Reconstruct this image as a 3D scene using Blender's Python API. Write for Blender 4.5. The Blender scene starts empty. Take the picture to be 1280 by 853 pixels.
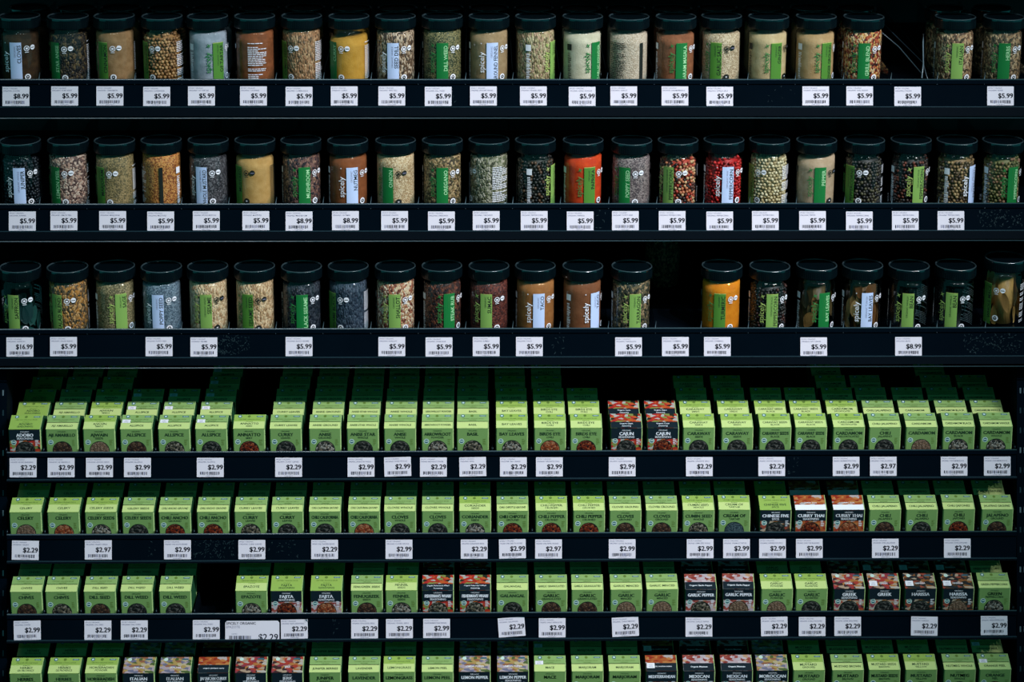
import bpy, math, random, re
from mathutils import Vector, Matrix
R = random.Random(11)
sc = bpy.context.scene
C = sc.collection

# ------------------------------------------------------------------ camera, world, lamps, exposure
F = 2690.0                       # focal length in pixels of the 1280x853 frame
CAM_D, CAM_Z, HORIZON, YAW = 2.69, 1.5, 100.0, math.radians(0.9)
cam = bpy.data.cameras.new('camera'); cam.sensor_width = 36; cam.lens = 36*F/1280
cam.shift_y = -(426.5-HORIZON)/1280
cam.clip_start = .05
cam_o = bpy.data.objects.new('camera', cam); C.objects.link(cam_o)
cam_o.location = (0, -CAM_D, CAM_Z); cam_o.rotation_euler = (math.radians(90), 0, -YAW)
sc.camera = cam_o
sc.view_settings.view_transform = 'Standard'; sc.view_settings.look = 'None'
sc.view_settings.exposure = 0.0; sc.view_settings.gamma = 1.0; sc.view_settings.use_curve_mapping = False
w = bpy.data.worlds.new('dim store'); sc.world = w; w.use_nodes = True
w.node_tree.nodes['Background'].inputs[0].default_value = (.016, .190, .195, 1)
w.node_tree.nodes['Background'].inputs[1].default_value = 1.0
LAMPS = [(1.1, 38), (1.5, 44), (1.9, 48), (2.3, 52), (2.7, 52)]
for lx, p in LAMPS:
    l = bpy.data.lights.new('ceiling_spot', 'SPOT'); l.energy = p*2.85; l.color = (.97, .97, 1.0)
    l.spot_size = math.radians(31); l.spot_blend = 1.0; l.shadow_soft_size = .03
    o = bpy.data.objects.new('ceiling_spot', l); C.objects.link(o)
    o.location = (lx, -2.25, 3.0)
    d = Vector((-.03, 0, 1.15)) - o.location
    o.rotation_euler = d.to_track_quat('-Z', 'Y').to_euler()

l = bpy.data.lights.new('aisle_strip_light', 'AREA'); l.shape = 'RECTANGLE'; l.size = 3.6; l.size_y = .06; l.energy = 12; l.color = (.85, .95, 1.0)  # unseen strip added to draw highlights along the lid rims
o = bpy.data.objects.new('aisle_strip_light', l); C.objects.link(o); o.location = (.2, -3.3, 3.4)
o.rotation_euler = (Vector((.2, 0, 1.2)) - o.location).to_track_quat('-Z', 'Y').to_euler()

def P(px, py, y=0.0):
    """the point of the vertical plane y (metres behind the price channels) seen at a pixel of the 1280x853 frame"""
    u, v = (px-640)/F, (HORIZON-py)/F
    c, s = math.cos(YAW), math.sin(YAW)
    dx, dy = s + u*c, c - u*s
    k = (y + CAM_D)/dy
    return Vector((dx*k, y, CAM_Z + v*k))

# ------------------------------------------------------------------ materials
MATS = {}
def mat(name, col=(.5,.5,.5), rough=.5, spec=.5, metal=0, coat=0, nodes=None, key=None):
    k = key or name
    if k in MATS: return MATS[k]
    m = bpy.data.materials.new(name); m.use_nodes = True
    b = m.node_tree.nodes['Principled BSDF']
    b.inputs['Base Color'].default_value = (*col, 1); b.inputs['Roughness'].default_value = rough
    b.inputs['Specular IOR Level'].default_value = spec; b.inputs['Metallic'].default_value = metal
    b.inputs['Coat Weight'].default_value = coat
    if nodes: nodes(m.node_tree, b)
    MATS[k] = m
    return m
def ramp(nt, cols, const=True):
    r = nt.nodes.new('ShaderNodeValToRGB'); e = r.color_ramp
    e.interpolation = 'CONSTANT' if const else 'LINEAR'
    n = len(cols)
    e.elements[0].position = 0; e.elements[0].color = (*cols[0], 1)
    e.elements[1].position = (1/n if const else 1/max(n-1,1)); e.elements[1].color = (*cols[min(1,n-1)], 1)
    for i in range(2, n):
        x = e.elements.new(i/n if const else i/(n-1)); x.color = (*cols[i], 1)
    return r
def cellmat(name, cols, scale, stretch=(1,1,1), bump=.6, rough=.6, key=None, smooth=False, dist=.0012):
    def nodes(nt, b):
        tc = nt.nodes.new('ShaderNodeTexCoord'); mp = nt.nodes.new('ShaderNodeMapping')
        mp.inputs['Scale'].default_value = stretch
        nt.links.new(tc.outputs['Object'], mp.inputs['Vector'])
        v = nt.nodes.new('ShaderNodeTexVoronoi'); v.inputs['Scale'].default_value = scale
        nz = nt.nodes.new('ShaderNodeTexNoise'); nz.inputs['Scale'].default_value = scale*.6
        ad = nt.nodes.new('ShaderNodeVectorMath'); ad.operation = 'MULTIPLY_ADD'
        ad.inputs[1].default_value = (.8/scale,)*3
        nt.links.new(mp.outputs[0], nz.inputs['Vector'])
        nt.links.new(nz.outputs['Color'], ad.inputs[0]); nt.links.new(mp.outputs[0], ad.inputs[2])
        nt.links.new(ad.outputs[0], v.inputs['Vector'])
        sx = nt.nodes.new('ShaderNodeSeparateColor'); nt.links.new(v.outputs['Color'], sx.inputs[0])
        r = ramp(nt, cols, not smooth); nt.links.new(sx.outputs[0], r.inputs[0])
        nt.links.new(r.outputs[0], b.inputs['Base Color'])
        bp = nt.nodes.new('ShaderNodeBump'); bp.inputs['Strength'].default_value = bump
        bp.inputs['Distance'].default_value = dist; bp.invert = True
        nt.links.new(v.outputs['Distance'], bp.inputs['Height']); nt.links.new(bp.outputs[0], b.inputs['Normal'])
    return mat(name, (1,1,1), rough, .3, nodes=nodes, key=key)
def powdermat(name, cols, key=None):
    def nodes(nt, b):
        tc = nt.nodes.new('ShaderNodeTexCoord')
        n1 = nt.nodes.new('ShaderNodeTexNoise'); n1.inputs['Scale'].default_value = 120; n1.inputs['Detail'].default_value = 6
        nt.links.new(tc.outputs['Object'], n1.inputs['Vector'])
        r = ramp(nt, cols, False)
        for e, p in zip(r.color_ramp.elements, (.35, .65)): e.position = p
        nt.links.new(n1.outputs[0], r.inputs[0]); nt.links.new(r.outputs[0], b.inputs['Base Color'])
        n2 = nt.nodes.new('ShaderNodeTexNoise'); n2.inputs['Scale'].default_value = 700
        nt.links.new(tc.outputs['Object'], n2.inputs['Vector'])
        bp = nt.nodes.new('ShaderNodeBump'); bp.inputs['Strength'].default_value = .35; bp.inputs['Distance'].default_value = .001
        nt.links.new(n2.outputs[0], bp.inputs['Height']); nt.links.new(bp.outputs[0], b.inputs['Normal'])
    return mat(name, (1,1,1), .8, .2, nodes=nodes, key=key)
def glassmat(name, tint, gloss_rough=.03, base=.03, ior=1.45):
    if name in MATS: return MATS[name]
    m = bpy.data.materials.new(name); m.use_nodes = True; nt = m.node_tree; nt.nodes.clear()
    out = nt.nodes.new('ShaderNodeOutputMaterial'); mx = nt.nodes.new('ShaderNodeMixShader')
    t = nt.nodes.new('ShaderNodeBsdfTransparent'); t.inputs[0].default_value = (*tint, 1)
    g = nt.nodes.new('ShaderNodeBsdfGlossy'); g.inputs['Roughness'].default_value = gloss_rough
    lw = nt.nodes.new('ShaderNodeLayerWeight'); lw.inputs[0].default_value = .5
    pw = nt.nodes.new('ShaderNodeMath'); pw.operation = 'POWER'; pw.inputs[1].default_value = 4.5
    nt.links.new(lw.outputs['Facing'], pw.inputs[0])
    f = nt.nodes.new('ShaderNodeMath'); f.operation = 'MULTIPLY_ADD'; f.inputs[1].default_value = .75; f.inputs[2].default_value = .045
    nt.links.new(pw.outputs[0], f.inputs[0])
    nt.links.new(f.outputs[0], mx.inputs[0]); nt.links.new(t.outputs[0], mx.inputs[1]); nt.links.new(g.outputs[0], mx.inputs[2])
    nt.links.new(mx.outputs[0], out.inputs[0]); MATS[name] = m
    return m

def shelf_nodes(nt, b):
    tc = nt.nodes.new('ShaderNodeTexCoord')
    n1 = nt.nodes.new('ShaderNodeTexNoise'); n1.inputs['Scale'].default_value = 9; n1.inputs['Detail'].default_value = 5
    nt.links.new(tc.outputs['Object'], n1.inputs['Vector'])
    r = ramp(nt, [(.0003,.0020,.0046), (.0008,.0042,.0085)], False)
    nt.links.new(n1.outputs[0], r.inputs[0]); nt.links.new(r.outputs[0], b.inputs['Base Color'])
    n2 = nt.nodes.new('ShaderNodeTexNoise'); n2.inputs['Scale'].default_value = 45; n2.inputs['Detail'].default_value = 8
    nt.links.new(tc.outputs['Object'], n2.inputs['Vector'])
    m2 = nt.nodes.new('ShaderNodeMapRange'); m2.inputs[3].default_value = .55; m2.inputs[4].default_value = .85
    nt.links.new(n2.outputs[0], m2.inputs[0]); nt.links.new(m2.outputs[0], b.inputs['Roughness'])
M_SHELF = mat('black painted steel', (.002,.008,.014), .5, .01, nodes=shelf_nodes)
M_DARK = mat('matt black steel', (.0006,.0028,.006), .7, .05)
M_RAIL = mat('worn plastic rail', (.012,.028,.040), .35, .3)  # lighter grey paints in the lit edges of the rails
M_RAIL2 = mat('wire rail', (.035,.062,.078), .3, .4)  # grey likewise carries the lit line of the rail
M_WIRE = mat('grey wire', (.10,.14,.17), .3, .6)
M_RES = mat('dried glue residue', (.018,.04,.05), .6, .3)
M_CLEARP = glassmat('clear plastic divider', (.72,.82,.86), .08)
M_LID = mat('black lid plastic', (.0008,.0038,.006), .3, .28)
M_LIDE = mat('worn lid edge', (.028,.046,.055), .2, .9, coat=.5)  # lighter base colour paints the bright ring along the lid rim
M_LIDR = mat('polished lid rim', (.0012,.006,.009), .12, 1.0, coat=.8)
M_GLASS = glassmat('jar glass', (.93,.96,.97))
M_PAPER = mat('white price paper', (.71,.665,.76), .6, .3)
M_INK = mat('black ink', (.012,.012,.03), .5, .3)
M_INKG = mat('grey ink', (.19,.19,.30), .5, .3)
M_W = mat('white label film', (.50,.62,.90), .45, .4)
M_LG = mat('light green label film', (.20,.37,.085), .45, .4)
M_G = mat('dark green label film', (.006,.16,.035), .45, .4)
M_MG = mat('mid green label film', (.07,.22,.03), .45, .4)
M_PRW = mat('white print', (.78,.80,.88), .5, .3)
M_PRY = mat('yellow green print', (.34,.46,.12), .5, .3)
M_PRG = mat('green print', (.03,.20,.05), .5, .3)
M_PRK = mat('black print', (.012,.016,.014), .5, .3)
M_PRL = mat('pale green print', (.35,.65,.35), .5, .3)
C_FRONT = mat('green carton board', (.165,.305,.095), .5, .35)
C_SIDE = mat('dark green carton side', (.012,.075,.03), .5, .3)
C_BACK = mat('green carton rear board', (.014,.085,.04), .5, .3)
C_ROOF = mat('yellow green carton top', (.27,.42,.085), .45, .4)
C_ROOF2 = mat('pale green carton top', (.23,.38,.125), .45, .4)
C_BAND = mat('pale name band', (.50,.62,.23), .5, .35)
C_EDGE = mat('pale carton edge', (.34,.50,.20), .4, .4)  # paler green paints the right edge as if catching light
C_TXT = mat('dark green lettering', (.018,.05,.022), .5, .3)
C_TXT2 = mat('olive lettering', (.11,.19,.035), .5, .3)
C_BLUE = mat('blue green seal', (.03,.11,.16), .5, .3)
C_SEAL = mat('pale seal ring', (.5,.68,.62), .5, .3)
C_BLACK = mat('black name panel', (.004,.012,.02), .45, .4)
C_STK = mat('white sticker', (.75,.75,.82), .5, .3)
C_SLIT = mat('carton slot shade card', (.006,.02,.012), .7, .1)  # dark colour stands for shade inside the slit; window rims share it

# ------------------------------------------------------------------ mesh builder (millimetres)
class MB:
    def __init__(s): s.v = []; s.f = []; s.m = []; s.mi = []; s.sm = []
    def mid(s, m):
        if m not in s.m: s.m.append(m)
        return s.m.index(m)
    def add(s, vs, fs, m, smooth=False, flip=False):
        b = len(s.v); s.v += [tuple(v) for v in vs]; i = s.mid(m)
        for f in fs:
            s.f.append([b+k for k in (reversed(f) if flip else f)]); s.mi.append(i); s.sm.append(smooth)
    def box(s, x0, x1, y0, y1, z0, z1, m):
        vs = [(x,y,z) for z in (z0,z1) for y in (y0,y1) for x in (x0,x1)]
        s.add(vs, [(0,2,3,1),(4,5,7,6),(0,1,5,4),(2,6,7,3),(0,4,6,2),(1,3,7,5)], m)
    def lathe(s, prof, m, n=40, smooth=True, cx=0, cy=0, cz=0, a0=0, a1=2*math.pi):
        full = abs(a1-a0-2*math.pi) < 1e-6
        k = n if full else n+1
        vs = []
        for r, z in prof:
            for i in range(k):
                a = a0 + (a1-a0)*i/n
                vs.append((cx + r*math.sin(a), cy - r*math.cos(a), cz + z))
        fs = []
        for j in range(len(prof)-1):
            for i in range(n):
                i2 = (i+1) % k
                fs.append((j*k+i, j*k+i2, (j+1)*k+i2, (j+1)*k+i))
        s.add(vs, fs, m, smooth)
    def disc(s, fn, cx, cy, r, m, n=20, r0=0):
        if r0:
            vs = [fn(cx+q*math.cos(2*math.pi*i/n), cy+q*math.sin(2*math.pi*i/n)) for q in (r0, r) for i in range(n)]
            s.add(vs, [(i, n+i, n+(i+1)%n, (i+1)%n) for i in range(n)], m)
        else:
            s.add([fn(cx+r*math.cos(2*math.pi*i/n), cy+r*math.sin(2*math.pi*i/n)) for i in range(n)], [tuple(range(n))], m)
    def rect(s, fn, x0, x1, y0, y1, m, nx=1, ny=1):
        vs = [fn(x0+(x1-x0)*i/nx, y0+(y1-y0)*j/ny) for j in range(ny+1) for i in range(nx+1)]
        s.add(vs, [(j*(nx+1)+i, j*(nx+1)+i+1, (j+1)*(nx+1)+i+1, (j+1)*(nx+1)+i) for j in range(ny) for i in range(nx)], m)
    def text(s, fn, txt, cx, cy, h, m, bold=.02, maxw=None, align='c'):
        vs, fs, wd = textmesh(txt, bold)
        kx = k = h/.70
        if maxw and wd*kx > maxw: kx = maxw/wd
        ox = {'c': -wd*kx/2, 'l': 0, 'r': -wd*kx}[align]
        s.add([fn(cx+ox+x*kx, cy+y*k) for x, y in vs], fs, m)
    def tube(s, pts, r, m, n=6):
        pts = [Vector(p) for p in pts]; b = []
        for i, p in enumerate(pts):
            t = (pts[min(i+1, len(pts)-1)] - pts[max(i-1, 0)]).normalized()
            a = t.cross(Vector((0,0,1)));
            if a.length < .1: a = t.cross(Vector((0,1,0)))
            a.normalize(); c = t.cross(a)
            for k in range(n):
                q = 2*math.pi*k/n; b.append(p + a*r*math.cos(q) + c*r*math.sin(q))
        L = len(pts)
        fs = [(i*n+k, i*n+(k+1)%n, (i+1)*n+(k+1)%n, (i+1)*n+k) for i in range(L-1) for k in range(n)]
        fs += [tuple(range(n)), tuple((L-1)*n+k for k in reversed(range(n)))]
        s.add(b, fs, m, True)
    def mesh(s, name):
        me = bpy.data.meshes.new(name)
        me.from_pydata([(x*.001, y*.001, z*.001) for x, y, z in s.v], [], s.f)
        for m in s.m: me.materials.append(m)
        me.polygons.foreach_set('material_index', s.mi); me.polygons.foreach_set('use_smooth', s.sm)
        me.update(); return me
    def build(s, name, parent=None): return link(name, s.mesh(name), parent)
def link(name, me, parent=None):
    o = bpy.data.objects.new(name, me); C.objects.link(o); o.parent = parent
    return o
def tag(o, label, cat, group=None):
    o['label'] = label; o['category'] = cat
    if group: o['group'] = group
    return o
def empty(name, loc=(0,0,0), rot=(0,0,0)):
    o = bpy.data.objects.new(name, None); o.empty_display_size = .02
    o.location = loc; o.rotation_euler = rot; C.objects.link(o); return o
def copy_tree(root):
    r = root.copy(); C.objects.link(r)
    for ch in root.children:
        c = ch.copy(); C.objects.link(c); c.parent = r
    return r
TXT = {}
def textmesh(t, bold):
    k = (t, bold)
    if k not in TXT:
        cu = bpy.data.curves.new('t', 'FONT'); cu.body = t; cu.offset = bold; cu.resolution_u = 2; cu.fill_mode = 'BOTH'
        ob = bpy.data.objects.new('t', cu); C.objects.link(ob)
        me = ob.to_mesh()
        vs = [(v.co.x, v.co.y) for v in me.vertices]; fs = [tuple(p.vertices) for p in me.polygons]
        ob.to_mesh_clear(); bpy.data.objects.remove(ob); bpy.data.curves.remove(cu)
        if vs:
            x0 = min(v[0] for v in vs); vs = [(x-x0, y) for x, y in vs]
            wd = max(v[0] for v in vs)
        else: wd = 1
        TXT[k] = (vs, fs, wd)
    return TXT[k]
T = math.radians(13.0)
def tilt(o, rz=0, rx=0): o.rotation_euler = (T+rx, 0, rz)

# ------------------------------------------------------------------ the setting
XL, XR = P(8.5, 600).x, P(1271, 600).x          # carton bays; the jar shelves run on past the posts
WX0, WX1 = P(-150, 100).x*1000, P(1500, 100).x*1000  # jar shelves lengthened beyond view to keep stray light out
fl = MB(); fl.box(-3000, 3000, -3600, 700, -20, 0, mat('store floor', (.02,.03,.035), .5)); o = fl.build('floor'); o['kind'] = 'structure'
wl = MB(); wl.box(-3000, 3000, 640, 700, 0, 2900, mat('store wall', (.004,.008,.012), .8)); o = wl.build('wall_back'); o['kind'] = 'structure'
# gondola frame
def slotted_post(px, name_label, x_off, top=1137):
    r = empty('shelving_upright', (P(px, 500, .02).x + x_off, .0, 0))
    tag(r, name_label, 'upright')
    b = MB(); b.box(-7, 7, 30, 60, 0, top, M_DARK); b.box(-7, 7, 26, 30, 0, top, M_SHELF); b.build('post', r)
    h = MB()
    for k in range(40):
        z = 120 + k*25.2
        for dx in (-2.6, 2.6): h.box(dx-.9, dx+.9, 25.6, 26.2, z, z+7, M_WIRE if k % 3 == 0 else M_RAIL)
    h.build('slot_holes', r)
    f = MB(); f.box(-14, 14, 20, 470, 0, 60, M_DARK); f.build('foot', r)
    g = MB(); s_ = -1 if px < 600 else 1
    g.box(s_*7.5-1.5, s_*7.5+1.5, 62, 470, 60, top, M_DARK); g.build('side_panel', r)  # panel added at the bay end to stop light leaking in
    return r
slotted_post(0, 'dark slotted steel upright at the celery and chive end of the shelves', 0)
slotted_post(1279.5, 'dark slotted steel upright at the jalapeno end of the shelves', 0)
b = MB(); b.box(WX0-150, WX1+150, 480, 500, 60, 1900, mat('back panel', (.003,.010,.016), .55, .3))
for k in range(7): b.box(WX0-150, WX1+150, 477, 480, 200+k*210, 203+k*210, M_SHELF)
tag(b.build('shelving_back_panel'), 'dark blue steel back panel behind all the shelves', 'panel')

def shelf(kind, lip, chan_bot, bottom, lanes, label, floor_z, y_front, x0, x1, thin_line=None, depth=420):
    """lip/chan_bot/bottom are pixel rows at the shelf's middle; lanes the pixel columns of the dividers"""
    z = lambda py: P(620, py).z*1000
    r = empty('gravity_feed_shelf', ((x0+x1)/2*.001, 0, floor_z*.001)); tag(r, label, 'shelf')
    cx = (x0+x1)/2; h = (x1-x0)/2
    Z = lambda py: z(py) - floor_z
    # price channel: backing, top lip, bottom lip
    b = MB(); b.box(-h, h, 2.5, 5, Z(bottom), Z(lip), M_SHELF); b.build('price_channel', r)
    b = MB(); b.tube([(-h, 1.5, Z(lip)-.2), (h, 1.5, Z(lip)-.2)], 1.0, M_RAIL2, 8); b.box(-h, h, .5, 3, Z(lip)-5.5, Z(lip)-.8, M_SHELF); b.build('top_lip', r)
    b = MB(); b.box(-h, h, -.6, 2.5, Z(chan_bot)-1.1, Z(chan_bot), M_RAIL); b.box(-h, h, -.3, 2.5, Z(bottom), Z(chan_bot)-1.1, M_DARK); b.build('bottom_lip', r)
    if thin_line:
        b = MB(); b.tube([(-h, 1, Z(thin_line)), (h, 1, Z(thin_line))], .75, M_RAIL2, 6); b.build('lower_wire', r)
    # sloping floor
    ct, st = math.cos(T), math.sin(T)
    def L(x, y, zz): return (x, y_front + (y*ct - zz*st), y*st + zz*ct)
    b = MB()
    vs = [L(x, y, zz) for zz in (-2, -.05) for y in (-y_front*.6, depth) for x in (-h, h)]
    b.add(vs, [(0,2,3,1),(4,5,7,6),(0,1,5,4),(2,6,7,3),(0,4,6,2),(1,3,7,5)], M_DARK); b.build('sloped_floor', r)
    dh = 34 if kind == 'jar' else 40
    for px in lanes:
        x = P(px, lip, .047 if kind == 'jar' else .003).x*1000 - cx
        b = MB()
        vs = [L(x+dx, y, zz) for y in (4, depth-10) for dx in (-.5, .5) for zz in (0, dh if y > 10 else dh*.7)]
        b.add(vs, [(0,1,3,2),(4,6,7,5),(0,4,5,1),(2,3,7,6),(1,5,7,3),(0,2,6,4)], M_DARK if kind != 'jar' else M_CLEARP)
        # upturned front tab with its bright end
        if kind == 'jar':
            zt = Z(lip)
            b.tube([(x, 1.2, zt-6), (x, 1.2, zt+1), (x+.8, 1.5, zt+9)], .55, M_WIRE, 5)
        else:
            b.tube([(x, 5.5, Z(lip)+2.2), (x, 5.5, Z(lip)+4.4)], .9, M_WIRE, 6)
            b.box(x-.5, x+.5, 4.5, 12, 4, Z(lip)+5, M_DARK)
        b.build('lane_divider', r)
    b = MB()
    for x in (-h+2, h-2):
        b.add([L(x-1, 0, -1), L(x-1, depth, -1), L(x-1, depth, -30), L(x-1, 0, -16), L(x+1, 0, -1), L(x+1, depth, -1), L(x+1, depth, -30), L(x+1, 0, -16)],
              [(0,1,2,3),(7,6,5,4),(0,4,5,1),(3,2,6,7),(0,3,7,4),(1,5,6,2)], M_DARK)
    b.build('support_bracket', r)
    return r, cx, Z

def residue(r, cx, Z, px0, px1, py0, py1, n, seed):
    q = random.Random(seed); b = MB()
    for k in range(n):
        x = P(q.uniform(px0, px1), py0).x*1000 - cx; z = Z(q.uniform(py0, py1)); a = q.uniform(0, 3.1); l = q.uniform(.5, 2.4); wd = q.uniform(.12, .4)
        ca, sa = math.cos(a), math.sin(a)
        b.add([(x+l*ca*i-wd*sa*j, 2.35, z+l*sa*i+wd*ca*j) for i, j in ((-1,-.4),(0,-1),(1,0),(.2,1))], [(0,1,2,3)], M_RES)
    o = b.build('glue_residue', r); o['kind'] = 'stuff'

# ------------------------------------------------------------------ jars
JR = 24.6
LID_PROF = [(0,85.9),(17,85.9),(22.8,85.9),(23.5,86.2),(23.8,86.9),(24.1,87.5),(24.6,87.9),(25.1,88),(25.6,87.75),(25.95,87.2),(26.05,86.5),(26,85),(26,75.2),(25.9,74.4),(25.6,74.0),(23.6,73.8),(23,75.5),(0,76)]
BODY_PROF = [(0,0.4),(18,0.4),(21.5,.0),(23.6,1.2),(24.5,3.6),(JR,6),(JR,65.5),(24.3,67.8),(23.2,69.6),(22.2,70.8),(22,74)]
def lid_mesh():
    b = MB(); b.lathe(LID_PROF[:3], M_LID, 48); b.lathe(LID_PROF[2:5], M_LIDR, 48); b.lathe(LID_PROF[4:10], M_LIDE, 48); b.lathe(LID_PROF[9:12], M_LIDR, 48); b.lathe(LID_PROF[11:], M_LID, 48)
    for k in range(60):       # grip ribs
        a = 2*math.pi*k/60
        s, c = math.sin(a), math.cos(a); t = .35
        vs = [(26*s + dx*c + q*s, -26*c + dx*s - q*c, z) for z in (75.5, 84.5) for dx, q in ((-t,-.1),(0,.22),(t,-.1))]
        b.add(vs, [(0,1,4,3),(1,2,5,4)], M_LID)
    b.disc(lambda x, y: (x, y, 86.05), 0, 0, 2.2, M_LID, 14, r0=1.5)
    return b.mesh('lid')
ME_LID = lid_mesh()
def body_mesh():
    b = MB(); b.lathe(BODY_PROF, M_GLASS, 48); return b.mesh('glass_body')
ME_BODY = body_mesh()

def contents(ctype, cols, top, slope, seed, key):
    q = random.Random(seed); b = MB(); R0 = 23.4
    if ctype == 'pebble':
        mats = [mat('peppercorn', c, .45, .4, key=('peb', c)) for c in cols]
        b.lathe([(0,2),(18.5,2),(18.5,top-3),(0,top-2)], mats[0], 24)
        d = 4.7
        nz = int((top-4)/(d*.86))
        for j in range(nz):
            n = int(2*math.pi*(R0-d/2)/d)
            for i in range(n):
                a = 2*math.pi*(i + .5*(j % 2))/n + q.uniform(-.05, .05)
                z = 4.5 + j*d*.86 + q.uniform(-.9, .9) + (slope*math.sin(a)*3 if j == nz-1 else 0)
                r = d/2*q.uniform(.8, 1.04); rr = R0 - d/2 - q.uniform(0, .9)
                sphere(b, (rr*math.sin(a), -rr*math.cos(a), z), r, q.choice(mats))
        for k in range(60):
            a = q.uniform(0, 6.28); rr = 19*math.sqrt(q.random())
            sphere(b, (rr*math.sin(a), -rr*math.cos(a), top-1.5+q.uniform(-1,1)), d/2, q.choice(mats))
    elif ctype == 'leaf':
        mats = [cellmat('dried leaf', [c, tuple(x*.75 for x in c)], 220, (1,1,.3), .3, .5, key=('leaf', c), smooth=True) for c in cols]
        for k in range(34):
            a = q.uniform(0, 6.28); rr = q.uniform(14, 22); zc = q.uniform(12, top-6)
            wl_, ll = q.uniform(5, 8), q.uniform(10, 17); tw = q.uniform(-.6, .6); bend = q.uniform(.15, .5)
            vs = []
            for i in range(9):
                u = -1 + 2*i/8; ww = wl_*(1-u*u)**.7 + .2
                for v in (-1, 0, 1):
                    x = v*ww; z = u*ll
                    x, z = x*math.cos(tw)-z*math.sin(tw), x*math.sin(tw)+z*math.cos(tw)
                    aa = a + x/22.; r2 = min(rr + 1.2*v*v - bend*3*u*u, 23.1)
                    vs.append((r2*math.sin(aa), -r2*math.cos(aa), min(max(zc+z, 2), top+1)))
            fs = [(i*3+j, i*3+j+1, (i+1)*3+j+1, (i+1)*3+j) for i in range(8) for j in range(2)]
            b.add(vs, fs, q.choice(mats), True)
        b.lathe([(0,2),(12,2),(12,top-6),(0,top-5)], mats[0], 16)
    elif ctype == 'vial':
        m = cols and mat('vanilla pod', (.01,.008,.008), .4, .5); g = glassmat('vial glass', (.75,.86,.86), .05)
        b.lathe([(0,3),(9,3),(9,60),(7.5,62),(7.5,66),(0,66)], g, 20, cx=5, cy=-6)
        for k in range(3):
            x = 3+k*2.2
            b.tube([(x, -6+k, 4), (x+1, -5, 30), (x-1+k, -6, 58)], 1.2, m, 6)
        b.lathe([(0,60),(9.3,60),(9.3,67),(0,67)], M_LID, 16, cx=5, cy=-6)
        b.tube([(-12, -8, 3), (-6, -10, 40), (-10, -6, 58)], 2.2, m, 8)
    else:
        if ctype == 'powder': m = powdermat('ground spice', cols, key=key)
        elif ctype == 'fine': m = cellmat('fine seed', cols, 620, (1,1,1), .8, .6, key=key, dist=.0008)
        elif ctype == 'grain': m = cellmat('dried granules', cols, 430, (1,1,1), .9, .6, key=key, dist=.0012)
        elif ctype == 'seed': m = cellmat('long seeds', cols, 480, (1,1,.55), 1, .5, key=key, dist=.0015)
        elif ctype == 'flake': m = cellmat('leaf flakes', cols, 430, (1,1,.75), 1, .6, key=key, dist=.0018)
        n, nz = 40, 6; vs = []; fs = []
        for j in range(nz+1):
            for i in range(n):
                a = 2*math.pi*i/n
                zt = top + slope*R0*math.sin(a) + (q.uniform(-.5,.5) if j == nz else 0)
                zz = 2 + (zt-2)*j/nz
                vs.append((R0*math.sin(a), -R0*math.cos(a), zz))
        for j in range(nz):
            for i in range(n): fs.append((j*n+i, j*n+(i+1)%n, (j+1)*n+(i+1)%n, (j+1)*n+i))
        base = nz*n
        for i in range(n):
            a = 2*math.pi*i/n
            vs.append((22.6*math.sin(a), -22.6*math.cos(a), top + slope*22.6*math.sin(a) + 1.9 + q.uniform(-.2,.3)))
        for i in range(n): fs.append(((nz*n)+i, (nz*n)+(i+1)%n, base+(i+1)%n, base+i))
        base += n
        for rr in (20.6, 13, 6):
            for i in range(n):
                a = 2*math.pi*i/n
                vs.append((rr*math.sin(a), -rr*math.cos(a), top + slope*rr*math.sin(a) + q.uniform(-.3,.5) + 2.9 + (23.4-rr)*.03))
        for i in range(n): fs.append((base-n+i, base-n+(i+1)%n, base+(i+1)%n, base+i))
        for k in range(2):
            p0 = base + k*n
            for i in range(n): fs.append((p0+i, p0+(i+1)%n, p0+n+(i+1)%n, p0+n+i))
        fs.append(tuple(base+2*n+i for i in range(n))); fs.append(tuple(reversed(range(n))))
        b.add(vs, fs, m, True)
    return b
def sphere(b, c, r, m, nu=7, nv=4):
    vs = [(c[0], c[1], c[2]-r)]
    for j in range(1, nv):
        t = math.pi*j/nv
        for i in range(nu):
            a = 2*math.pi*i/nu
            vs.append((c[0]+r*math.sin(t)*math.cos(a), c[1]+r*math.sin(t)*math.sin(a), c[2]-r*math.cos(t)))
    vs.append((c[0], c[1], c[2]+r)); fs = []
    for i in range(nu):
        i2 = (i+1) % nu
        fs.append((0, 1+i2, 1+i))
        for j in range(nv-2): fs.append((1+j*nu+i, 1+j*nu+i2, 1+(j+1)*nu+i2, 1+(j+1)*nu+i))
        fs.append((1+(nv-2)*nu+i, 1+(nv-2)*nu+i2, len(vs)-1))
    b.add(vs, fs, m, True)

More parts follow.
